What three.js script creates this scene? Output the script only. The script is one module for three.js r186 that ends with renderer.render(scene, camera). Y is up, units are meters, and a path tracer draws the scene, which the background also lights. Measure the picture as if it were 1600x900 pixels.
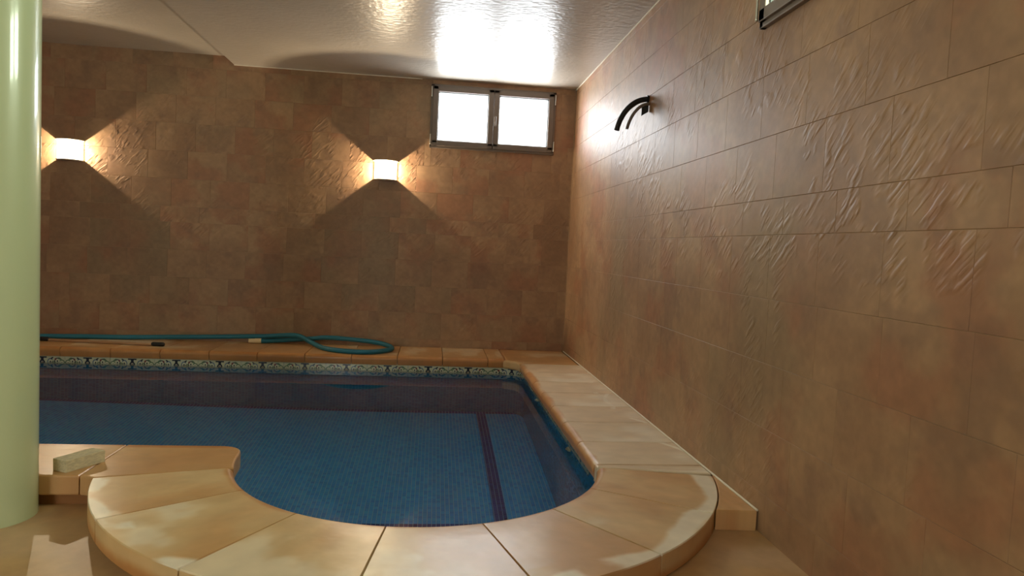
import * as THREE from 'three';
import { mergeGeometries } from 'three/addons/utils/BufferGeometryUtils.js';
import { RoundedBoxGeometry } from 'three/addons/geometries/RoundedBoxGeometry.js';
import { RectAreaLightUniformsLib } from 'three/addons/lights/RectAreaLightUniformsLib.js';

// ---------------------------------------------------------------- camera, sky, daylight, exposure
// World: tiled side wall on x = 0, end wall on z = 0, pool surround on y = 0; metres.
const scene = new THREE.Scene();
const camera = new THREE.PerspectiveCamera(45.46, 16 / 9, 0.05, 60);
camera.position.set(-1.2, 0.9, 6.067);
camera.rotation.set(-0.05706, -0.11635, 0.04671, 'YXZ');
scene.add(camera);
scene.background = new THREE.Color(0.93, 0.97, 1.0);
scene.backgroundIntensity = 5.0;
RectAreaLightUniformsLib.init();
function daylight(name, color, intensity, w, h, pos, target) {
  const l = new THREE.RectAreaLight(color, intensity, w, h);
  l.name = name; l.position.set(...pos); scene.add(l); l.lookAt(...target); return l;
}
// sky light standing in the three high basement windows, frontal fill in a door added behind the camera
daylight('window_daylight', new THREE.Color(0.9, 0.96, 1.0), 24, 1.0, 0.46, [-0.72, 2.03, -0.10], [-0.72, 2.03, 3]);
daylight('window_daylight_side', new THREE.Color(0.86, 1.0, 0.74), 27, 1.0, 0.44, [0.10, 2.03, 4.12], [-3, 2.03, 4.12]);
daylight('window_daylight_garden', new THREE.Color(0.8, 1.0, 0.5), 14, 1.8, 0.44, [-5.72, 2.03, 5.3], [0, 2.03, 5.3]);
daylight('door_fill_light', new THREE.Color(1.0, 0.98, 0.82), 4.5, 1.1, 1.9, [-3.2, 0.95, 8.5], [-3.2, 0.95, 0]);
const renderer = new THREE.WebGLRenderer({ antialias: true });
renderer.toneMapping = THREE.LinearToneMapping;
renderer.toneMappingExposure = 1.0;
renderer.shadowMap.enabled = true;

// ---------------------------------------------------------------- helpers
let seed = 7;
const rnd = () => { seed = (seed * 1664525 + 1013904223) >>> 0; return seed / 4294967296; };
const rr = (a, b) => a + (b - a) * rnd();
const clamp = (x, a = 0, b = 1) => Math.min(b, Math.max(a, x));
const sstep = (a, b, x) => { const t = clamp((x - a) / (b - a)); return t * t * (3 - 2 * t); };
const lerp = (a, b, t) => a + (b - a) * t;
const mix3 = (a, b, t) => [lerp(a[0], b[0], t), lerp(a[1], b[1], t), lerp(a[2], b[2], t)];
function lattice(n, s) { // periodic value noise of n x n cells
  const a = new Float32Array(n * n); let k = s >>> 0;
  for (let i = 0; i < n * n; i++) { k = (k * 1664525 + 1013904223) >>> 0; a[i] = k / 4294967296; }
  return (u, v) => {
    u = (u - Math.floor(u)) * n; v = (v - Math.floor(v)) * n;
    const x = Math.floor(u) % n, y = Math.floor(v) % n, fx = u - Math.floor(u), fy = v - Math.floor(v);
    const sx = fx * fx * (3 - 2 * fx), sy = fy * fy * (3 - 2 * fy), x1 = (x + 1) % n, y1 = (y + 1) % n;
    return lerp(lerp(a[y * n + x], a[y * n + x1], sx), lerp(a[y1 * n + x], a[y1 * n + x1], sx), sy);
  };
}
function fbm(n, oct, s) {
  const L = []; for (let i = 0; i < oct; i++) L.push(lattice(n << i, s * 97 + i * 31 + 11));
  return (u, v) => { let t = 0, a = 0.5, w = 0; for (const l of L) { t += a * l(u, v); w += a; a *= 0.5; } return t / w; };
}
function texture(w, h, fn, srgb) { // fn(u, v) -> [r, g, b] in 0..255
  const d = new Uint8Array(w * h * 4);
  for (let y = 0, k = 0; y < h; y++) for (let x = 0; x < w; x++, k += 4) {
    const c = fn((x + 0.5) / w, (y + 0.5) / h, x, y);
    d[k] = clamp(c[0], 0, 255); d[k + 1] = clamp(c[1], 0, 255); d[k + 2] = clamp(c[2], 0, 255); d[k + 3] = 255;
  }
  const t = new THREE.DataTexture(d, w, h, THREE.RGBAFormat);
  t.wrapS = t.wrapT = THREE.RepeatWrapping; t.magFilter = THREE.LinearFilter; t.minFilter = THREE.LinearMipmapLinearFilter; t.generateMipmaps = true;
  if (srgb) t.colorSpace = THREE.SRGBColorSpace;
  t.needsUpdate = true; return t;
}
const taken = {};
function numbered(name) { const n = taken[name] = (taken[name] ?? -1) + 1; return n ? `${name}_${String(n).padStart(3, '0')}` : name; }
function tag(o, label, category, group, kind) {
  o.userData.label = label; if (category) o.userData.category = category; if (group) o.userData.group = group; if (kind) o.userData.kind = kind; return o;
}
function mesh(name, geo, mat, parent = scene) {
  const m = new THREE.Mesh(geo, mat); m.name = parent === scene ? numbered(name) : name; m.castShadow = m.receiveShadow = true; parent.add(m); return m;
}
function thing(name, label, category, pos = [0, 0, 0], group) {
  const g = new THREE.Group(); g.name = numbered(name); g.position.set(...pos); scene.add(g); return tag(g, label, category, group);
}
function box(x0, x1, y0, y1, z0, z1) { return new THREE.BoxGeometry(x1 - x0, y1 - y0, z1 - z0).translate((x0 + x1) / 2, (y0 + y1) / 2, (z0 + z1) / 2); }
function rbox(w, h, d, r, x, y, z) { return new RoundedBoxGeometry(w, h, d, 2, r).translate(x, y, z); }
function tube(pts, r, seg = 60, rad = 14, tension = 0.5) { return new THREE.TubeGeometry(new THREE.CatmullRomCurve3(pts.map((p) => new THREE.Vector3(...p)), false, 'catmullrom', tension), seg, r, rad, false); }
function cyl(r0, r1, h, n = 24) { return new THREE.CylinderGeometry(r0, r1, h, n); }

// ---------------------------------------------------------------- materials
const n1 = fbm(4, 6, 3), n2 = fbm(8, 5, 5), n3 = fbm(3, 4, 9), n4 = fbm(64, 3, 13), n5 = fbm(16, 4, 21);
const tileColor = texture(1024, 1024, (u, v) => {
  const a = n1(u, v), b = n2(u + 0.3, v + 0.7), c = n3(v + 0.11, u + 0.5), f = n4(u, v);
  let col = mix3([157, 120, 90], [177, 140, 106], sstep(0.3, 0.7, a));
  col = mix3(col, [164, 111, 82], 0.6 * sstep(0.5, 0.72, b));
  col = mix3(col, [146, 126, 98], 0.5 * sstep(0.5, 0.7, c));
  col = mix3(col, [140, 108, 86], 0.4 * sstep(0.56, 0.75, n5(u + 0.2, v)));
  const k = 0.87 + 0.14 * f; return col.map((x) => x * k);
}, true);
// split-slate relief: short slanting ridges gathered in patches
const r1 = lattice(24, 77), r2 = lattice(40, 78), r3 = fbm(6, 3, 79), r4 = fbm(48, 3, 80), r5 = lattice(30, 83);
const tileBump = texture(1536, 1536, (u, v) => {
  const w = 0.025 * (n2(u, v) - 0.5), a = u + v + w, b = u - v + w;
  const ridge = sstep(0.5, 0.95, r1(a, b * 4)), ridge2 = sstep(0.5, 0.95, r2(a, b * 4 + 0.37));
  const m = sstep(0.42, 0.62, r3(u, v)) * sstep(0.3, 0.6, r5(u, v));
  const h = 0.5 * n2(u, v) + 0.25 * n5(v, u) + m * (0.34 * ridge + 0.22 * ridge2) + 0.08 * r4(u, v);
  const x = h * 205; return [x, x, x];
});
const M = {};
M.tile = new THREE.MeshPhysicalMaterial({ name: 'slate_tile', map: tileColor, bumpMap: tileBump, bumpScale: 0.0055, roughness: 0.52, specularIntensity: 0.8 });
M.grout = new THREE.MeshStandardMaterial({ name: 'grout', color: 0xa88a6a, roughness: 0.9 });
const cn = fbm(40, 3, 41), cm = fbm(6, 4, 42);
const ceilBump = texture(1024, 1024, (u, v) => { const x = 255 * clamp(0.6 * cn(u * 1, v * 2) + 0.4 * n4(u, v)); return [x, x, x]; });
const ceilTint = texture(512, 512, (u, v) => { const k = 0.96 + 0.08 * cm(u, v); return [188 * k, 179 * k, 166 * k]; }, true);
M.ceiling = new THREE.MeshPhysicalMaterial({ name: 'ceiling_paint', map: ceilTint, bumpMap: ceilBump, bumpScale: 0.003, roughness: 0.32, specularIntensity: 0.7 });
M.plaster = new THREE.MeshStandardMaterial({ name: 'plaster', color: 0xb9aa95, roughness: 0.85 });
M.caulk = new THREE.MeshStandardMaterial({ name: 'caulk', color: 0xeee6d6, roughness: 0.6 });

// cast stone, one cell per slab: u along the slab, v from the water to the outer edge. 8 x 4 cells:
// row 0 the round end (lime bloom along the outer rim), row 1 the side run (paled by painted window sheen), rows 2 and 3 the far run and the rest.
const sA = fbm(10, 5, 51), sB = fbm(18, 4, 52), sC = fbm(60, 3, 53), sD = fbm(6, 3, 54);
const stoneColor = texture(2048, 1024, (U, V) => {
  const ci = Math.floor(U * 8), cj = Math.floor(V * 4), u = U * 8 - ci, v = V * 4 - cj, k = ci * 0.37 + cj * 0.61;
  const A = sA(U + k, V * 0.5 + k), B = sB(U, V * 0.5 + k), C = sC(U, V * 0.5), D = sD(U + k, V * 0.5);
  let col = mix3([213, 177, 128], [201, 157, 106], sstep(0.3, 0.7, B));
  col = mix3(col, [218, 190, 142], 0.7 * sstep(0.36, 0.66, A));
  if (cj >= 2) col = mix3(col, [200, 146, 92], 0.5);
  if (cj === 1) col = mix3(col, [226, 210, 188], 0.75);  // side run paled all over: whitish window sheen put into the colour
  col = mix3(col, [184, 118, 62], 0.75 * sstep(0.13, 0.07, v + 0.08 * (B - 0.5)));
  // lime bloom with a ragged outline
  let bloom = 0;
  if (cj === 0) {
    const rim = 0.86 + 0.12 * (B - 0.5) + 0.05 * Math.sin(u * 5 + ci);
    bloom = sstep(rim - 0.07, rim - 0.02, v) * sstep(rim + 0.13, rim + 0.07, v) * sstep(0.38, 0.52, sA(U * 1.3 + 0.2, V + k));
    bloom = Math.max(bloom, 0.6 * sstep(0.6, 0.7, A) * sstep(0.3, 0.5, v));
  } else if (cj === 1) {
    bloom = 0.75 * sstep(0.5, 0.6, D) * sstep(0.2, 0.42, v) * sstep(1.0, 0.8, v);
    const arc = Math.abs(v - (0.84 + 0.12 * Math.sin(u * 2.6 + ci) + 0.1 * (B - 0.5)));
    bloom = Math.max(bloom, sstep(0.035, 0.012, arc) * sstep(0.4, 0.55, B));
  } else bloom = 0.6 * sstep(0.6, 0.72, A) * sstep(0.15, 0.32, v) * sstep(0.97, 0.85, v);
  col = mix3(col, [244, 237, 220], 0.85 * bloom);
  const f = 0.95 + 0.1 * C; return col.map((x) => x * f);
}, true);
const stoneBump = texture(1024, 512, (u, v) => { const x = 255 * (0.7 * sA(u, v) + 0.3 * sC(u, v)); return [x, x, x]; });
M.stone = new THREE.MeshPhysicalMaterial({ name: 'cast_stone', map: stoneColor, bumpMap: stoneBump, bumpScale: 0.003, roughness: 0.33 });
M.mortar = new THREE.MeshStandardMaterial({ name: 'mortar', color: 0x5a3e24, roughness: 0.95 });
const fA = fbm(5, 5, 61), fB = fbm(50, 3, 62);
const floorColor = texture(1024, 1024, (u, v) => {
  let c = mix3([184, 144, 96], [202, 164, 116], sstep(0.3, 0.7, fA(u, v)));
  c = mix3(c, [186, 154, 122], 0.6 * sstep(0.5, 0.7, fA(v + 0.4, u)));
  const k = 0.95 + 0.1 * fB(u, v); return c.map((x) => x * k);
}, true);
M.floor = new THREE.MeshPhysicalMaterial({ name: 'floor_stoneware', map: floorColor, roughness: 0.4 });
M.riser = new THREE.MeshStandardMaterial({ name: 'riser_render', color: 0x9c6a3a, roughness: 0.8 });
// glass mosaic, 40 x 40 tesserae per metre
function mosaic(s, base, vary, joint) {
  let k = s; const t = new Float32Array(1600 * 2);
  for (let i = 0; i < 3200; i++) { k = (k * 1664525 + 1013904223) >>> 0; t[i] = k / 4294967296; }
  return texture(1280, 1280, (u, v) => {
    const x = u * 40, y = v * 40, i = Math.floor(x) + 40 * Math.floor(y), fx = x - Math.floor(x), fy = y - Math.floor(y);
    const ex = Math.min(fx, 1 - fx), ey = Math.min(fy, 1 - fy);
    const c = base.map((b, j) => b + vary[j] * (t[i * 2] - 0.5) + 14 * (t[i * 2 + 1] - 0.5));
    return mix3(mix3(joint, c, 0.6), mix3(joint, c, sstep(0.045, 0.085, ex)), sstep(0.03, 0.07, ey));
  }, true);
}
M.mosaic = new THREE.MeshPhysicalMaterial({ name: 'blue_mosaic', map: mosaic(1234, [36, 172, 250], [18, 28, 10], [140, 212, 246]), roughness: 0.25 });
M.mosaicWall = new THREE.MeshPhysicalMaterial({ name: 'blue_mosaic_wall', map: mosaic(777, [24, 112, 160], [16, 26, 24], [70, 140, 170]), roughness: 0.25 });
M.navy = new THREE.MeshPhysicalMaterial({ name: 'navy_mosaic', map: mosaic(4321, [22, 62, 150], [12, 16, 34], [130, 185, 225]), roughness: 0.25 });
M.water = new THREE.MeshPhysicalMaterial({ name: 'water', color: 0xffffff, roughness: 0.0, transmission: 1, thickness: 1.25, ior: 1.333 });
M.column = new THREE.MeshPhysicalMaterial({ name: 'gloss_paint', color: 0xc6d2a6, roughness: 0.3, clearcoat: 0.8, clearcoatRoughness: 0.08 });
M.frame = new THREE.MeshPhysicalMaterial({ name: 'brown_aluminium', color: 0x71645a, roughness: 0.4 });
M.gasket = new THREE.MeshStandardMaterial({ name: 'rubber_gasket', color: 0x2a302c, roughness: 0.7 });
M.steel = new THREE.MeshStandardMaterial({ name: 'steel', color: 0xc9c6c0, metalness: 1, roughness: 0.3 });
M.glass = new THREE.MeshPhysicalMaterial({ name: 'window_glass', color: 0xffffff, roughness: 0.02, transmission: 1, thickness: 0, ior: 1.5 });
M.hose = new THREE.MeshPhysicalMaterial({ name: 'hose_rubber', color: 0x1c6f86, roughness: 0.45 });
M.ivory = new THREE.MeshPhysicalMaterial({ name: 'ivory_plastic', color: 0xe8d2a6, roughness: 0.4 });
M.black = new THREE.MeshPhysicalMaterial({ name: 'black_plastic', color: 0x16171a, roughness: 0.5 });
M.cable = new THREE.MeshPhysicalMaterial({ name: 'grey_cable', color: 0x6a5c54, roughness: 0.5 });
M.alu = new THREE.MeshStandardMaterial({ name: 'aluminium_tube', color: 0xc8a888, metalness: 0.7, roughness: 0.35 });
M.lampBody = new THREE.MeshPhysicalMaterial({ name: 'white_lamp_body', color: 0xe8e2d6, roughness: 0.5 });
M.lampGlow = new THREE.MeshStandardMaterial({ name: 'lamp_diffuser', color: 0xfff2dc, emissive: new THREE.Color(1.0, 0.86, 0.62), emissiveIntensity: 6, roughness: 0.6 });
const blockN = fbm(12, 4, 71);
M.block = new THREE.MeshStandardMaterial({ name: 'cream_block', map: texture(256, 256, (u, v) => { const k = 0.88 + 0.24 * blockN(u, v); return [208 * k, 196 * k, 160 * k]; }, true), roughness: 0.85 });

// ---------------------------------------------------------------- room shell
const HC = 2.323, HL = 2.39, XS = -2.91, XL = -5.6, ZF = 8.4, FY = -0.073, SLOPE = 0.0175; // ceilings, ceiling step, far-left wall, front wall, floor level and fall
const floorAt = (x) => FY + SLOPE * x;
function shapeWall(w0, w1, y0, y1, holes, t) {
  const s = new THREE.Shape([[w0, y0], [w1, y0], [w1, y1], [w0, y1]].map((p) => new THREE.Vector2(...p)));
  for (const [a, b, c, d] of holes) s.holes.push(new THREE.Path([[a, c], [a, d], [b, d], [b, c]].map((p) => new THREE.Vector2(...p))));
  return new THREE.ExtrudeGeometry(s, { depth: t, bevelEnabled: false });
}
// ceramic tile: chamfered slab lying in its own xy plane, face towards +z
function tileGeo(w, h, du, dv, t = 0.006, c = 0.0008) {
  const a = w / 2, b = h / 2, P = [], U = [], I = [];
  const ring = (x, y, z) => [[-x, -y, z], [x, -y, z], [x, y, z], [-x, y, z]];
  const add = (q) => { const n = P.length / 3; for (const [x, y, z] of q) { P.push(x, y, z); U.push(du + x * 0.5, dv + y * 0.5); } I.push(n, n + 1, n + 2, n, n + 2, n + 3); };
  const f = ring(a - c, b - c, t), m = ring(a, b, t - c), k = ring(a, b, 0);
  add(f);
  for (let i = 0; i < 4; i++) { const j = (i + 1) % 4; add([m[i], m[j], f[j], f[i]]); add([k[i], k[j], m[j], m[i]]); }
  const g = new THREE.BufferGeometry();
  g.setAttribute('position', new THREE.Float32BufferAttribute(P, 3)); g.setAttribute('uv', new THREE.Float32BufferAttribute(U, 2)); g.setIndex(I); g.computeVertexNormals(); return g;
}
const TW = 0.3155, GAP = 0.0012;
const rows = [-0.164, 0.068, 0.300, 0.531, 0.762, 0.992, 1.122, 1.353, 1.583, 1.813, 2.044, 2.275, 2.40];
const offs = [0.02, 0.16, 0.08, 0.26, 0.24, 0.007, 0.237, 0.11, 0.05, 0.21, 0.13, 0.24];
// wall tiles: u runs along the wall, place(u, y) turns it into the world
function layTiles(parent, len, top, hole, turn, place, shift) {
  for (let r = 0; r < rows.length - 1; r++) {
    const y0 = rows[r], y1 = Math.min(rows[r + 1], top); if (y1 - y0 < 0.02) continue;
    for (let u = offs[(r + shift) % offs.length] - TW; u < len; u += TW) {
      let rects = [[Math.max(0, u), Math.min(len, u + TW), y0, y1]];
      if (hole) rects = rects.flatMap(([a, b, c, d]) => {
        const [ha, hb, hc, hd] = hole;
        if (b <= ha || a >= hb || d <= hc || c >= hd) return [[a, b, c, d]];
        const out = []; if (a < ha) out.push([a, ha, c, d]); if (b > hb) out.push([hb, b, c, d]);
        const x0 = Math.max(a, ha), x1 = Math.min(b, hb); if (c < hc) out.push([x0, x1, c, hc]); if (d > hd) out.push([x0, x1, hd, d]); return out;
      });
      for (const [a, b, c, d] of rects) {
        if (b - a < 0.012 || d - c < 0.012) continue;
        const g = tileGeo(b - a - 0.5 * GAP, d - c - GAP, (a + b) * 0.25 + rr(-0.012, 0.012), (c + d) * 0.25 + rr(-0.012, 0.012));
        const m = mesh('wall_tile', g, M.tile, parent); m.position.set(...place((a + b) / 2, (c + d) / 2));
        m.rotation.set(rr(-0.001, 0.001), turn + rr(-0.0012, 0.0012), 0);
      }
    }
  }
}
// end wall, z = 0 (backing 6 mm behind the tile faces)
const WB = [-1.255, -0.195, 1.75, 2.285]; // opening of the end window
const wallBack = mesh('wall_back', shapeWall(XL - 0.3, 0.3, -0.4, 2.7, [WB], 0.24).translate(0, 0, -0.2428), M.grout);
tag(wallBack, 'brown slate-look tiled end wall beyond the pool', 'wall', null, 'structure');
layTiles(wallBack, -XL, HC + 0.08, [-WB[1], -WB[0], WB[2], WB[3]], 0, (u, y) => [-u, y, -0.0065], 0);
// side wall, x = 0
const WR = [3.57, 4.66, 1.765, 2.285];
const wallRight = mesh('wall_right', shapeWall(-0.3, ZF + 0.3, -0.4, 2.7, [WR], 0.24).rotateY(-Math.PI / 2).translate(0.2428, 0, 0), M.grout);
tag(wallRight, 'brown slate-look tiled side wall running along the coping', 'wall', null, 'structure');
layTiles(wallRight, 6.0, HC, [WR[0], WR[1], WR[2], WR[3]], -Math.PI / 2, (u, y) => [0.0065, y, u], 0);
mesh('wall_facing', box(0, 0.006, -0.3, HC, 6.0, ZF), M.tile, wallRight);
// walls out of the picture: the left one has a high window onto the garden
const WL = [4.35, 6.25, 1.78, 2.28];
tag(mesh('wall_left', shapeWall(-0.3, ZF + 0.3, -0.4, 2.7, [WL], 0.24).rotateY(-Math.PI / 2).translate(XL, 0, 0), M.tile), 'brown wall on the far left behind the column', 'wall', null, 'structure');
tag(mesh('wall_front', shapeWall(XL - 0.3, 0.3, -0.4, 2.7, [[-3.8, -2.6, -0.16, 2.0]], 0.24).translate(0, 0, ZF), M.plaster), 'plain wall behind the camera', 'wall', null, 'structure');
// ceiling: lower slab on the right, higher field on the left
const uvXZ = (g, k) => { const p = g.attributes.position, a = []; for (let i = 0; i < p.count; i++) a.push(p.getX(i) * k, p.getZ(i) * k); g.setAttribute('uv', new THREE.Float32BufferAttribute(a, 2)); return g; };
tag(mesh('ceiling', mergeGeometries([uvXZ(box(XS, 0.26, HC, 2.8, -0.26, ZF + 0.24), 0.7), uvXZ(box(XL - 0.3, XS, HL, 2.8, -0.26, ZF + 0.24), 0.7)]), M.ceiling), 'stippled glossy off-white ceiling with a dropped right half', 'ceiling', null, 'structure');
tag(mesh('trim_1', box(-0.005, 0.004, HC - 0.006, HC + 0.001, 0, 6), M.caulk), 'thin white caulk line between side wall and ceiling', 'caulk line', null, 'structure');
tag(mesh('trim_2', box(XS, -1.35, HC - 0.005, HC + 0.001, -0.004, 0.004), M.caulk), 'thin white caulk line between end wall and ceiling', 'caulk line', null, 'structure');
tag(mesh('trim_3', tube([[-0.004, 0.001, 0.02], [-0.004, 0.001, 1.8], [-0.004, 0.001, 3.76]], 0.0042, 40, 8), M.caulk), 'pale caulk bead along the foot of the side wall', 'caulk line', null, 'structure');
tag(mesh('trim_4', tube([[-0.002, 0.05, 0.0], [-0.002, 1.2, 0.0], [-0.002, 2.3, 0.0]], 0.003, 4, 6), M.grout), 'fine grout line up the corner of the two tiled walls', 'grout line', null, 'structure');

// foreground floor, cut round the bowed pool end, falling slightly to the left
const PC = [-1.215, 3.13], RI = 0.75, RW = 0.785, RO = 1.225, RR = 1.19; // bowed end: centre, coping edge, pool wall, coping rim, riser
{
  const s = new THREE.Shape(); s.moveTo(0.1, -3.6); s.lineTo(PC[0] + 1.12, -3.6); s.absarc(PC[0], -PC[1], 1.15, -0.42, -Math.PI + 0.24, true);
  s.lineTo(-2.4, -3.36); s.lineTo(XL - 0.1, -3.36); s.lineTo(XL - 0.1, -ZF - 0.1); s.lineTo(0.1, -ZF - 0.1); s.closePath();
  const g = new THREE.ExtrudeGeometry(s, { depth: 0.1, bevelEnabled: false, curveSegments: 48 }).rotateX(-Math.PI / 2);
  uvXZ(g, 0.5);
  const p = g.attributes.position; for (let i = 0; i < p.count; i++) p.setY(i, p.getY(i) - 0.1 + floorAt(p.getX(i)));
  g.computeVertexNormals();
  tag(mesh('floor', g, M.floor), 'tan stoneware floor one low step below the pool surround', 'floor', null, 'structure');
}

// ---------------------------------------------------------------- windows
function makeWindow(name, W, H, label) { // two casements in a frame, in its own xy plane, looking along +z into the room
  const root = new THREE.Group(); root.name = name; scene.add(root); tag(root, label, 'window', null, 'structure');
  const bar = (parent, n, x0, x1, y0, y1, z0, z1) => mesh(n, rbox(x1 - x0, y1 - y0, z1 - z0, 0.004, (x0 + x1) / 2, (y0 + y1) / 2, (z0 + z1) / 2), M.frame, parent);
  const a = W / 2, b = H / 2, f = 0.03;
  for (const [x0, x1, y0, y1] of [[-a, a, b - f, b], [-a, a, -b, -b + f], [-a, -a + f, -b, b], [a - f, a, -b, b]]) bar(root, 'window_frame', x0, x1, y0, y1, -0.05, 0.02);
  for (const s of [-1, 1]) {
    const c = new THREE.Group(); c.name = 'casement'; root.add(c);
    const x0 = s < 0 ? -a + 0.018 : 0.001, x1 = s < 0 ? -0.001 : a - 0.018, y0 = -b + 0.018, y1 = b - 0.018, w = 0.046;
    for (const [p, q, u, v] of [[x0, x1, y1 - w, y1], [x0, x1, y0, y0 + w], [x0, x0 + w, y0, y1], [x1 - w, x1, y0, y1]]) bar(c, 'sash_bar', p, q, u, v, -0.03, 0.034);
    const e = 0.006;
    for (const [p, q, u, v] of [[x0 + w, x1 - w, y1 - w - e, y1 - w], [x0 + w, x1 - w, y0 + w, y0 + w + e], [x0 + w, x0 + w + e, y0 + w, y1 - w], [x1 - w - e, x1 - w, y0 + w, y1 - w]]) mesh('gasket', box(p, q, u, v, -0.012, 0.016), M.gasket, c);
    mesh('pane', box(x0 + w - 0.005, x1 - w + 0.005, y0 + w - 0.005, y1 - w + 0.005, -0.006, -0.002), M.glass, c);
    for (const y of [-b + 0.07, b - 0.07]) {
      const k = mesh('hinge', mergeGeometries([cyl(0.005, 0.005, 0.075, 10).translate(s * (a - 0.006), y, 0.036), new THREE.SphereGeometry(0.0062, 8, 6).translate(s * (a - 0.006), y + 0.039, 0.036), new THREE.SphereGeometry(0.0062, 8, 6).translate(s * (a - 0.006), y - 0.039, 0.036)]), M.steel, root);
      k.userData.label = 'bright pin hinge';
    }
  }
  const h = mesh('handle', mergeGeometries([rbox(0.022, 0.06, 0.012, 0.004, 0.012, 0, 0.038), rbox(0.014, 0.014, 0.03, 0.004, 0.012, 0.012, 0.05), rbox(0.018, 0.085, 0.014, 0.006, 0.012, -0.022, 0.066)]), M.frame, root);
  h.userData.label = 'dark lever handle';
  return root;
}
makeWindow('window_1', 1.09, 0.545, 'dazzling white double window high in the end wall').position.set(-0.725, 2.012, 0.0);
{ const w = makeWindow('window_2', 1.12, 0.545, 'brown-framed window at the top edge of the side wall'); w.position.set(0.0, 2.035, 4.115); w.rotation.y = -Math.PI / 2; }
{ const w = makeWindow('window_3', 1.94, 0.53, 'high garden window in the left wall'); w.position.set(XL, 2.03, 5.3); w.rotation.y = Math.PI / 2; }

{ // glazed door added out of view, opening for the frontal fill
  const d = new THREE.Group(); d.name = 'door_1'; d.position.set(-3.2, 0, ZF + 0.05); scene.add(d); tag(d, 'glazed door added out of view behind the camera for fill light', 'door', null, 'structure');
  for (const [x0, x1, y0, y1] of [[-0.6, -0.51, -0.15, 2.0], [0.51, 0.6, -0.15, 2.0], [-0.51, 0.51, 1.9, 2.0], [-0.51, 0.51, -0.15, 0.02]]) mesh('door_frame', box(x0, x1, y0, y1, -0.03, 0.03), M.frame, d);
  mesh('pane', box(-0.52, 0.52, 0.01, 1.91, -0.003, 0.003), M.glass, d);
  mesh('door_handle', mergeGeometries([rbox(0.03, 0.2, 0.012, 0.004, 0.55, 0.9, -0.036), rbox(0.12, 0.02, 0.016, 0.006, 0.5, 0.92, -0.06)]), M.steel, d);
}

// ---------------------------------------------------------------- pool
const XR = -0.432, ZB = 0.53, XP = -5.2, ZP = 3.09, YF = -1.37, YW = -0.12, CR = 0.16; // pool walls, floor, water level, corner radius
function poolOutline(o = 0) { // clockwise from the far left corner; o widens the outline
  const P = [[XP - o, ZB - o]];
  for (let i = 0; i <= 10; i++) { const t = (i / 10) * Math.PI / 2; P.push([XR - CR + (CR + o) * Math.sin(t), ZB + CR - (CR + o) * Math.cos(t)]); }
  for (let i = 0; i <= 48; i++) { const t = (i / 48) * Math.PI; P.push([PC[0] + (RW + o) * Math.cos(t), PC[1] + (RW + o) * Math.sin(t)]); }
  P.push([PC[0] - RW - o - 0.03, ZP + o], [XP - o, ZP + o]);
  return P;
}
const pool = thing('swimming_pool', 'indoor swimming pool lined with blue glass mosaic', 'pool');
function wallStrip(P, y0, y1) { // vertical strip along a closed outline, uv in metres
  const pos = [], uv = [], idx = []; let s = 0;
  for (let i = 0; i < P.length; i++) {
    const a = P[i], b = P[(i + 1) % P.length], l = Math.hypot(b[0] - a[0], b[1] - a[1]), n = pos.length / 3;
    pos.push(a[0], y0, a[1], b[0], y0, b[1], b[0], y1, b[1], a[0], y1, a[1]); uv.push(s, y0, s + l, y0, s + l, y1, s, y1); idx.push(n, n + 1, n + 2, n, n + 2, n + 3); s += l;
  }
  const g = new THREE.BufferGeometry(); g.setAttribute('position', new THREE.Float32BufferAttribute(pos, 3)); g.setAttribute('uv', new THREE.Float32BufferAttribute(uv, 2)); g.setIndex(idx); g.computeVertexNormals(); return g;
}
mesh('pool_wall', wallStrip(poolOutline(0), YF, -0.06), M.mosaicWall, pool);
function slab(x0, x1, z0, z1, y, m, name) { const g = box(x0, x1, y - 0.02, y, z0, z1); uvXZ(g, 1); return mesh(name, g, m, pool); }
const NB = [[-0.805, -0.73], [2.385, 2.46], [ZB, ZB + 0.05]]; // navy lines: beside the wall, before the steps, at the foot of the end wall
slab(XP, XR + 0.02, NB[2][0] - 0.05, NB[2][1], YF, M.navy, 'navy_line').userData.label = 'navy mosaic line at the foot of the wall';
slab(XP, NB[0][0], NB[2][1], NB[1][0], YF, M.mosaic, 'pool_floor');
slab(NB[0][0], NB[0][1], NB[2][1], NB[1][1], YF, M.navy, 'navy_line').userData.label = 'navy mosaic line along the pool floor';
slab(NB[0][1], XR + 0.02, NB[2][1], NB[1][1], YF, M.mosaic, 'pool_floor');
slab(XP, NB[0][0], NB[1][0], NB[1][1], YF, M.navy, 'navy_line').userData.label = 'navy mosaic line before the steps';
slab(XP, XR + 0.02, NB[1][1], 3.2, YF, M.mosaic, 'pool_floor');
for (const [z, y] of [[2.74, -1.1], [3.2, -0.78], [3.55, -0.44]]) { const g = box(-2.0, -0.44, YF, y, z, 3.93); uvXZ(g, 1); mesh('pool_step', g, M.mosaic, pool); }
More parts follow.
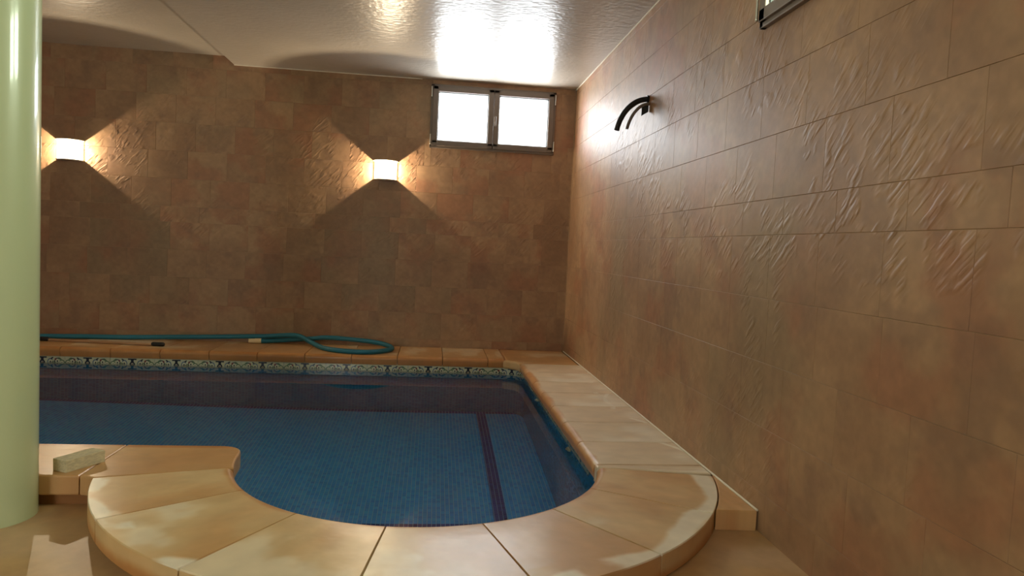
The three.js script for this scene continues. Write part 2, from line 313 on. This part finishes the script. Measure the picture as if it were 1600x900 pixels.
// printed frieze tiles at the water line
const friezeTex = (() => {
  const W = 512, H = 176, c = document.createElement('canvas'); c.width = W; c.height = H; const x = c.getContext('2d');
  x.fillStyle = '#cfcbaa'; x.fillRect(0, 0, W, H);
  const dark = '#2a2c3c', green = '#5c7358', blue = '#4a6488', red = '#7c3a3c';
  const scroll = (cx, cy, r, s, col) => { x.strokeStyle = col; x.lineWidth = 9; x.beginPath(); x.arc(cx, cy, r, s > 0 ? 0.6 : Math.PI - 0.6, s > 0 ? Math.PI * 1.8 : Math.PI * 1.2, s < 0); x.stroke(); x.fillStyle = dark; x.beginPath(); x.arc(cx, cy, 8, 0, 7); x.fill(); };
  // urn with a flat top, in the middle of the tile
  x.fillStyle = dark; x.fillRect(206, 16, 100, 13); x.fillRect(240, 28, 32, 20);
  x.strokeStyle = dark; x.lineWidth = 15; x.beginPath(); x.arc(256, 78, 25, 0, 7); x.stroke();
  x.fillStyle = red; x.beginPath(); x.arc(256, 78, 11, 0, 7); x.fill();
  x.fillStyle = dark; x.fillRect(222, 108, 68, 10); x.fillStyle = blue; x.fillRect(214, 124, 84, 8);
  for (const s of [-1, 1]) {
    scroll(256 + s * 92, 66, 30, s, blue); scroll(256 + s * 128, 84, 22, -s, green); scroll(256 + s * 172, 60, 30, s, dark); scroll(256 + s * 222, 78, 30, -s, green);
    x.fillStyle = red; x.beginPath(); x.arc(256 + s * 150, 40, 10, 0, 7); x.fill();
    x.fillStyle = green; x.beginPath(); x.ellipse(256 + s * 200, 34, 22, 8, s * 0.5, 0, 7); x.fill();
    x.fillStyle = dark; x.beginPath(); x.ellipse(256 + s * 110, 30, 18, 7, -s * 0.5, 0, 7); x.fill();
    x.strokeStyle = green; x.lineWidth = 6; x.beginPath(); x.moveTo(256 + s * 66, 112); x.quadraticCurveTo(256 + s * 150, 130, 256 + s * 246, 108); x.stroke();
  }
  x.fillStyle = '#8fa2a4'; x.fillRect(0, 146, W, 10); x.fillStyle = '#33506e'; x.fillRect(0, 160, W, 16);
  const t = new THREE.CanvasTexture(c); t.colorSpace = THREE.SRGBColorSpace; return t;
})();
M.frieze = new THREE.MeshPhysicalMaterial({ name: 'printed_frieze', map: friezeTex, roughness: 0.25 });
{
  const FL = 0.3225, y0 = -0.2, y1 = -0.066, t = 0.006;
  const fg = new THREE.BoxGeometry(FL - 0.0025, y1 - y0, t);
  for (let i = 0, x = -0.88; x > XP; x -= FL, i++) { const m = mesh('frieze_tile', fg, M.frieze, pool); m.position.set(x, (y0 + y1) / 2, ZB + t / 2); }
  for (let z = 0.86; z < 3.1; z += FL) { const m = mesh('frieze_tile', fg, M.frieze, pool); m.position.set(XR - t / 2, (y0 + y1) / 2, z); m.rotation.y = -Math.PI / 2; }
  // curved tile in the corner
  const P = [[-0.7195, ZB + t]]; for (let i = 0; i <= 9; i++) { const a = (i / 9) * Math.PI / 2; P.push([XR - CR + (CR - t) * Math.sin(a), ZB + CR - (CR - t) * Math.cos(a)]); }
  const pos = [], uv = [], idx = []; P.forEach(([x, z], i) => { pos.push(x, y0, z, x, y1, z); uv.push(i ? 0.3 + 0.7 * (i - 1) / 9 : 0, 0, i ? 0.3 + 0.7 * (i - 1) / 9 : 0, 1); if (i) idx.push(2 * i - 2, 2 * i, 2 * i + 1, 2 * i - 2, 2 * i + 1, 2 * i - 1); });
  const g = new THREE.BufferGeometry(); g.setAttribute('position', new THREE.Float32BufferAttribute(pos, 3)); g.setAttribute('uv', new THREE.Float32BufferAttribute(uv, 2)); g.setIndex(idx); g.computeVertexNormals(); mesh('frieze_tile', g, M.frieze, pool);
}
for (const z of [1.36, 2.5]) { const n = mesh('return_nozzle', new THREE.LatheGeometry([[0, 0.02], [0.012, 0.02], [0.014, 0.012], [0.026, 0.012], [0.032, 0.006], [0.034, 0]].map((p) => new THREE.Vector2(...p)), 20).rotateZ(Math.PI / 2), M.ivory, pool); n.position.set(XR - 0.001, -0.245, z); n.userData.label = 'pale round return nozzle'; }
// water
{
  const s = new THREE.Shape(poolOutline(0.004).map(([x, z]) => new THREE.Vector2(x, -z)));
  const g = new THREE.ShapeGeometry(s, 24).rotateX(-Math.PI / 2);
  const w = mesh('water', g, M.water); w.position.y = YW; tag(w, 'still clear water filling the blue pool', 'water', null, 'stuff');
}

// ---------------------------------------------------------------- coping
const coping = thing('pool_coping', 'tan cast-stone coping slabs edging the pool', 'coping');
const TK = 0.075; // slab thickness
const cell = (k, row) => [(k % 8) / 8, row / 4];
// slab swept along path(s) -> {x, z, nx, nz, w}: inner edge point, outward direction, width; water edge is a bullnose
function sweepStone(path, ns, [cu, cv], water = true) {
  const r = 0.03, prof = [];
  const pt = (d, y, v) => prof.push([d, y, v]);
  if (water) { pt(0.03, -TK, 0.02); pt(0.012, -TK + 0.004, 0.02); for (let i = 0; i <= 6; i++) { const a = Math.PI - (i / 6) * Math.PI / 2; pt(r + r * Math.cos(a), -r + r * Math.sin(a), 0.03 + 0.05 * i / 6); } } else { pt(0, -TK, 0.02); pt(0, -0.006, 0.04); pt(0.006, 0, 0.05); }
  pt(0.33, 0, 0.35); pt(0.66, 0, 0.66); // fractions of the width from here on
  const np0 = prof.length - 2;
  pt(-0.0025, 0, 0.95); pt(0.0, -0.004, 0.955); pt(0.0, -0.0045, 0.16); pt(0.0, -TK, 0.04); // measured back from the outer edge
  const pos = [], uv = [], idx = [], S = [0, 0.0]; const rings = [];
  const ss = []; for (let i = 0; i <= ns; i++) ss.push(i / ns);
  const list = [[0, 0.003], ...ss.map((s, i) => [i === 0 ? -1 : i === ns ? -2 : s, 0]), [1, 0.003]];
  for (const [s0, drop] of list) {
    const s = s0 === -1 ? 0.003 : s0 === -2 ? 0.997 : s0, p = path(s), ring = [];
    prof.forEach(([d, y, v], j) => {
      const dd = j < np0 ? d : j < np0 + 2 ? d * p.w : p.w + d;
      const yy = y > -0.02 ? y - drop : y;
      ring.push(pos.length / 3); pos.push(p.x + p.nx * dd, yy, p.z + p.nz * dd); uv.push(cu + (0.03 + 0.94 * s) / 8, cv + (0.03 + 0.94 * v) / 4);
    });
    rings.push(ring);
  }
  for (let i = 1; i < rings.length; i++) for (let j = 1; j < prof.length; j++) { const a = rings[i - 1][j - 1], b = rings[i][j - 1], c = rings[i][j], d = rings[i - 1][j]; idx.push(a, c, b, a, d, c); }
  for (const [ring, flip] of [[rings[0], 1], [rings[rings.length - 1], 0]]) for (let j = 1; j < ring.length - 1; j++) flip ? idx.push(ring[0], ring[j + 1], ring[j]) : idx.push(ring[0], ring[j], ring[j + 1]);
  const bot = prof.length - 1; for (let i = 1; i < rings.length; i++) idx.push(rings[i - 1][0], rings[i][0], rings[i][bot], rings[i - 1][0], rings[i][bot], rings[i - 1][bot]);
  let g = new THREE.BufferGeometry(); g.setAttribute('position', new THREE.Float32BufferAttribute(pos, 3)); g.setAttribute('uv', new THREE.Float32BufferAttribute(uv, 2)); g.setIndex(idx);
  g = g.toNonIndexed(); return creased(g);
}
function creased(g) { // face normals averaged below 40 degrees
  g.computeVertexNormals(); const p = g.attributes.position, n = g.attributes.normal, map = new Map(), key = (i) => `${Math.round(p.getX(i) * 1e4)},${Math.round(p.getY(i) * 1e4)},${Math.round(p.getZ(i) * 1e4)}`;
  for (let i = 0; i < p.count; i++) { const k = key(i); (map.get(k) ?? map.set(k, []).get(k)).push([n.getX(i), n.getY(i), n.getZ(i)]); }
  const out = new Float32Array(p.count * 3);
  for (let i = 0; i < p.count; i++) { const a = [n.getX(i), n.getY(i), n.getZ(i)]; let x = 0, y = 0, z = 0; for (const b of map.get(key(i))) if (a[0] * b[0] + a[1] * b[1] + a[2] * b[2] > 0.76) { x += b[0]; y += b[1]; z += b[2]; } const l = Math.hypot(x, y, z) || 1; out.set([x / l, y / l, z / l], i * 3); }
  g.setAttribute('normal', new THREE.BufferAttribute(out, 3)); return g;
}
// slab of any outline (x, z), small rounded arris all round
function shapeStone(pts, [cu, cv], bevel = 0.014, flip = false) {
  const s = new THREE.Shape(pts.map(([x, z]) => new THREE.Vector2(x, -z)));
  const g = new THREE.ExtrudeGeometry(s, { depth: TK - 2 * bevel, bevelEnabled: true, bevelThickness: bevel, bevelSize: bevel, bevelOffset: -bevel, bevelSegments: 3, curveSegments: 16 }).rotateX(-Math.PI / 2).translate(0, -TK + bevel, 0);
  g.computeBoundingBox(); const b = g.boundingBox, p = g.attributes.position, uv = [];
  for (let i = 0; i < p.count; i++) { const u = (p.getX(i) - b.min.x) / (b.max.x - b.min.x), v = (p.getZ(i) - b.min.z) / (b.max.z - b.min.z); uv.push(cu + (0.03 + 0.94 * u) / 8, cv + (0.03 + 0.94 * (flip ? 1 - v : v)) / 4); }
  g.setAttribute('uv', new THREE.Float32BufferAttribute(uv, 2)); return g;
}
const J = 0.0024; // half a joint
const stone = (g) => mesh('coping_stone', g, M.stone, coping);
// bowed end
const joints = [12.0, 32.3, 53.0, 74.2, 97.4, 121.0, 144.3, 164.2].map((d) => d * Math.PI / 180);
for (let i = 0; i < 7; i++) {
  const a0 = joints[i] + J / 1.0, a1 = joints[i + 1] - J / 1.0;
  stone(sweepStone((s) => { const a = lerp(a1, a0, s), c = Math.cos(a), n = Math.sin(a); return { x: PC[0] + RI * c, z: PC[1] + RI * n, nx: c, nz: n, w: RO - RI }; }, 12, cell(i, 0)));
}
// side run, slab by slab towards the camera, plus the narrow closing strip
const XI = -0.485;
const side = [0.74, 1.09, 1.45, 1.80, 2.165, 2.53, 2.90, 3.245];
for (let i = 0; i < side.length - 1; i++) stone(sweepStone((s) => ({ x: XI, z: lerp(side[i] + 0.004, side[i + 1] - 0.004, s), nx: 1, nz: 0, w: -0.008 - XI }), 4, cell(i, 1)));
{ // closing wedge between the last straight slab and the first bowed one
  const a = joints[0] + J, p = (r) => [PC[0] + r * Math.cos(a), PC[1] + r * Math.sin(a) - 2 * J];
  stone(shapeStone([[XI + 0.004, 3.245 + J], [-0.008, 3.245 + J], [-0.008, 3.352], p(RI + 0.004)], cell(7, 1), 0.006));
}
// triangle in the angle of side wall and bowed end
{
  const P = [[-0.008, 3.37]]; for (let i = 0; i <= 10; i++) { const a = lerp(0.215, 0.53, i / 10); P.push([PC[0] + (RO + 0.004) * Math.cos(a), PC[1] + (RO + 0.004) * Math.sin(a)]); }
  P.push([-0.008, 3.765]); stone(shapeStone(P, cell(6, 3), 0.004));
}
// far corner and far run
{
  const P = [[-0.008, 0.008], [-0.008, 0.74 - J], [XI, 0.74 - J]], r = 0.17, cx = XI - r, cz = 0.74;
  for (let i = 0; i <= 8; i++) { const a = (i / 8) * 1.25; P.push([cx + r * Math.cos(a), cz - r * Math.sin(a)]); }
  P.push([-0.585, 0.565], [-0.585, 0.008]); stone(shapeStone(P, cell(7, 2), 0.02));
  const back = [-0.59, -0.725, -1.09, -1.45, -1.81, -2.17, -2.53, -2.89, -3.25, -3.61, -3.97, -4.33, -4.69, -5.05, -5.41];
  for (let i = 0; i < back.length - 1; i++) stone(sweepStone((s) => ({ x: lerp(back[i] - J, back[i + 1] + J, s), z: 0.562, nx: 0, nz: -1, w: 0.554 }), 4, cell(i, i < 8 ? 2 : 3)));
}
// near run on the left, up to the bowed end
const COL = [-2.694, 3.529], RC = 0.135; // column
const cut = (z, r) => Math.asin((COL[1] - z) / r);
{
  const P = [[-2.45 + J, 3.045], [-2.075, 3.045]];
  for (let i = 0; i <= 6; i++) { const a = (i / 6) * Math.PI / 2; P.push([-2.06 + 0.093 * Math.sin(a), 3.138 - 0.093 * Math.cos(a)]); }
  for (let i = 1; i <= 5; i++) { const a = lerp(Math.PI, joints[7] + J, i / 5); P.push([PC[0] + RI * Math.cos(a), PC[1] + RI * Math.sin(a)]); }
  const a = joints[7] + J; P.push([PC[0] + (RO - 0.004) * Math.cos(a), PC[1] + (RO - 0.004) * Math.sin(a)], [-2.45 + J, 3.44]);
  stone(shapeStone(P, cell(2, 3), 0.007));
  const Q = [[-2.95 + J, 3.045], [-2.45 - J, 3.045], [-2.45 - J, 3.44]];
  for (let i = 0; i <= 10; i++) { const t0 = cut(3.44, RC + 0.004), t = lerp(t0, Math.PI - t0, i / 10); Q.push([COL[0] + (RC + 0.004) * Math.cos(t), COL[1] - (RC + 0.004) * Math.sin(t)]); }
  Q.push([-2.95 + J, 3.44]); stone(shapeStone(Q, cell(3, 3), 0.007));
  for (let i = 0; i < 5; i++) { const x1 = -2.95 - i * 0.5 - J, x0 = x1 - 0.5 + 2 * J; stone(shapeStone([[x0, 3.045], [x1, 3.045], [x1, 3.44], [x0, 3.44]], cell(4 + i % 4, 3), 0.012)); }
}
// bed under the slabs: mortar seen in the joints, and the low riser
{
  const notch = Array.from({ length: 9 }, (_, i) => { const t0 = cut(3.41, RC + 0.006), t = lerp(t0, Math.PI - t0, i / 8); return [COL[0] + (RC + 0.006) * Math.cos(t), COL[1] - (RC + 0.006) * Math.sin(t)]; });
  const arc = (r, a0, a1, n = 40) => Array.from({ length: n + 1 }, (_, i) => { const a = lerp(a0, a1, i / n); return [PC[0] + r * Math.cos(a), PC[1] + r * Math.sin(a)]; });
  const s = new THREE.Shape([[-0.002, 0.002], [-0.002, 3.73], ...arc(RR, 0.526, 2.86), [-2.36, 3.41], ...notch, [XL + 0.01, 3.41], [XL + 0.01, 0.002]].map(([x, z]) => new THREE.Vector2(x, -z)));
  s.holes.push(new THREE.Path(poolOutline(0.0).map(([x, z]) => new THREE.Vector2(x, -z))));
  const g = new THREE.ExtrudeGeometry(s, { depth: 0.035, bevelEnabled: false }).rotateX(-Math.PI / 2).translate(0, -TK + 0.001, 0);
  mesh('mortar_bed', g, M.mortar, coping);
  const q = new THREE.Shape([[-0.002, 0.002], [-0.002, 3.735], ...arc(RR, 0.526, 2.86), [-2.36, 3.41], ...notch, [XL + 0.01, 3.41], [XL + 0.01, 0.002]].map(([x, z]) => new THREE.Vector2(x, -z)));
  q.holes.push(new THREE.Path(poolOutline(0.01).map(([x, z]) => new THREE.Vector2(x, -z))));
  const gr = new THREE.ExtrudeGeometry(q, { depth: 0.3, bevelEnabled: false }).rotateX(-Math.PI / 2).translate(0, -TK - 0.3, 0);
  mesh('riser', gr, M.riser, coping);
}

// ---------------------------------------------------------------- column
{
  const c = thing('column', 'round glossy pale green painted column at the left edge', 'column', [COL[0], 0, COL[1]]);
  mesh('shaft', cyl(RC, RC, HC + 0.16 - 0.0, 64).translate(0, (HC - 0.16) / 2, 0), M.column, c);
}

// ---------------------------------------------------------------- wall lamps
function wallLamp(x, y, label) {
  const g = thing('wall_lamp', label, 'wall lamp', [x, y, 0.0], 'half-round wall lamps on the end wall');
  const r = 0.105, h = 0.078;
  mesh('back_plate', rbox(0.16, 2 * h + 0.012, 0.012, 0.004, 0, 0, 0.006), M.lampBody, g);
  const half = new THREE.Shape(); half.moveTo(-r, 0); half.lineTo(r, 0); half.absarc(0, 0, r, 0, Math.PI, false);
  for (const s of [-1, 1]) { const p = mesh(s > 0 ? 'top_plate' : 'bottom_plate', new THREE.ExtrudeGeometry(half, { depth: 0.006, bevelEnabled: false, curveSegments: 40 }).rotateX(Math.PI / 2), M.lampBody, g); p.position.set(0, s * (h + 0.003) + 0.003, 0.001); }
  mesh('lamp_diffuser', new THREE.CylinderGeometry(r * 0.9, r * 0.9, 2 * h, 40, 1, true, -Math.PI / 2, Math.PI).translate(0, 0, 0.002), M.lampGlow, g);
  const l = new THREE.PointLight(new THREE.Color(1.0, 0.8, 0.54), 3.0); l.name = 'lamp_bulb_light'; l.position.set(0, 0, 0.04); l.shadow.radius = 0.35; l.castShadow = true; g.add(l);
}
wallLamp(-1.635, 1.52, 'glowing half-round wall lamp left of the window');
wallLamp(-4.18, 1.535, 'glowing half-round wall lamp beside the column');

// ---------------------------------------------------------------- conduit stub on the side wall
{
  const g = thing('conduit', 'black bent conduit stub sticking out of the side wall', 'conduit', [0, 1.785, 2.15]);
  const arc = (rx, ry, dy, dz, a1, n = 14) => Array.from({ length: n + 1 }, (_, i) => { const a = (i / n) * a1; return [0.002 - rx * Math.sin(a), dy - ry * (1 - Math.cos(a)), dz]; });
  mesh('outer_pipe', tube(arc(0.186, 0.25, 0.012, 0, 1.32), 0.0155, 40, 16), M.black, g);
  mesh('cable', tube(arc(0.135, 0.235, -0.018, 0.02, 1.2), 0.009, 36, 12), M.cable, g).userData.label = 'grey-brown inner cable';
  mesh('collar', cyl(0.022, 0.022, 0.012, 20).rotateZ(Math.PI / 2).translate(-0.006, 0.012, 0), M.black, g);
  const f = new THREE.Shape([[0, -0.02], [0, -0.062], [-0.04, -0.088], [-0.04, -0.022]].map((p) => new THREE.Vector2(...p)));
  mesh('tape_flap', new THREE.ExtrudeGeometry(f, { depth: 0.004, bevelEnabled: false }).translate(-0.002, 0.0, 0.012), M.black, g).userData.label = 'black tape flap';
}

// ---------------------------------------------------------------- things on the surround
{
  const h = thing('pool_hose', 'teal vacuum hose lying in a loop along the far coping', 'hose');
  const path = [[-5.15, 0.021, 0.3], [-4.7, 0.021, 0.24], [-4.314, 0.021, 0.17], [-4.012, 0.021, 0.12], [-3.678, 0.022, 0.09], [-3.333, 0.032, 0.07], [-2.976, 0.044, 0.06], [-2.716, 0.055, 0.06], [-2.557, 0.064, 0.07], [-2.397, 0.078, 0.08], [-2.31, 0.076, 0.09], [-2.251, 0.059, 0.12], [-2.186, 0.034, 0.17], [-2.058, 0.021, 0.36], [-1.911, 0.021, 0.475], [-1.72, 0.021, 0.515], [-1.575, 0.021, 0.43], [-1.51, 0.021, 0.29], [-1.562, 0.024, 0.12], [-1.70, 0.04, 0.055], [-1.921, 0.056, 0.045], [-2.093, 0.062, 0.045], [-2.19, 0.05, 0.04], [-2.297, 0.041, 0.04], [-2.456, 0.028, 0.045], [-2.558, 0.022, 0.06], [-2.632, 0.021, 0.08]];
  mesh('tube', tube(path, 0.0195, 360, 16), M.hose, h);
  const c = mesh('cuff', mergeGeometries([cyl(0.022, 0.022, 0.05, 20).translate(0, -0.02, 0), cyl(0.0185, 0.02, 0.05, 20).translate(0, 0.03, 0)]), M.ivory, h);
  c.position.set(-2.66, 0.022, 0.086); c.quaternion.setFromUnitVectors(new THREE.Vector3(0, 1, 0), new THREE.Vector3(-0.98, -0.0, 0.12).normalize()); c.userData.label = 'ivory plastic end cuff';
}
{
  const a = new THREE.Vector3(-4.235, 0.017, 0.285), b = new THREE.Vector3(-3.28, 0.017, 0.395), L = a.distanceTo(b);
  const g = thing('telescopic_pole', 'thin metal pole with black grips lying on the far coping', 'pole', a.toArray());
  g.quaternion.setFromUnitVectors(new THREE.Vector3(1, 0, 0), b.clone().sub(a).normalize());
  mesh('shaft', cyl(0.0105, 0.0105, L - 0.02, 14).rotateZ(Math.PI / 2).translate(L / 2, -0.004, 0), M.alu, g);
  for (const x of [0.0, L - 0.05]) mesh('grip', new THREE.CapsuleGeometry(0.0165, 0.075, 6, 16).rotateZ(Math.PI / 2).translate(x, 0, 0), M.black, g);
}
{
  const b = mesh('block', new RoundedBoxGeometry(0.158, 0.045, 0.07, 1, 0.0015), M.block); b.position.set(-2.502, 0.023, 3.33); b.rotation.y = 1.08; b.position.y = 0.0225;
  tag(b, 'small cream building block lying on the near coping beside the column', 'block');
}

scene.traverse((o) => { if (o.isMesh) { o.castShadow = true; o.receiveShadow = true; } });
renderer.render(scene, camera);
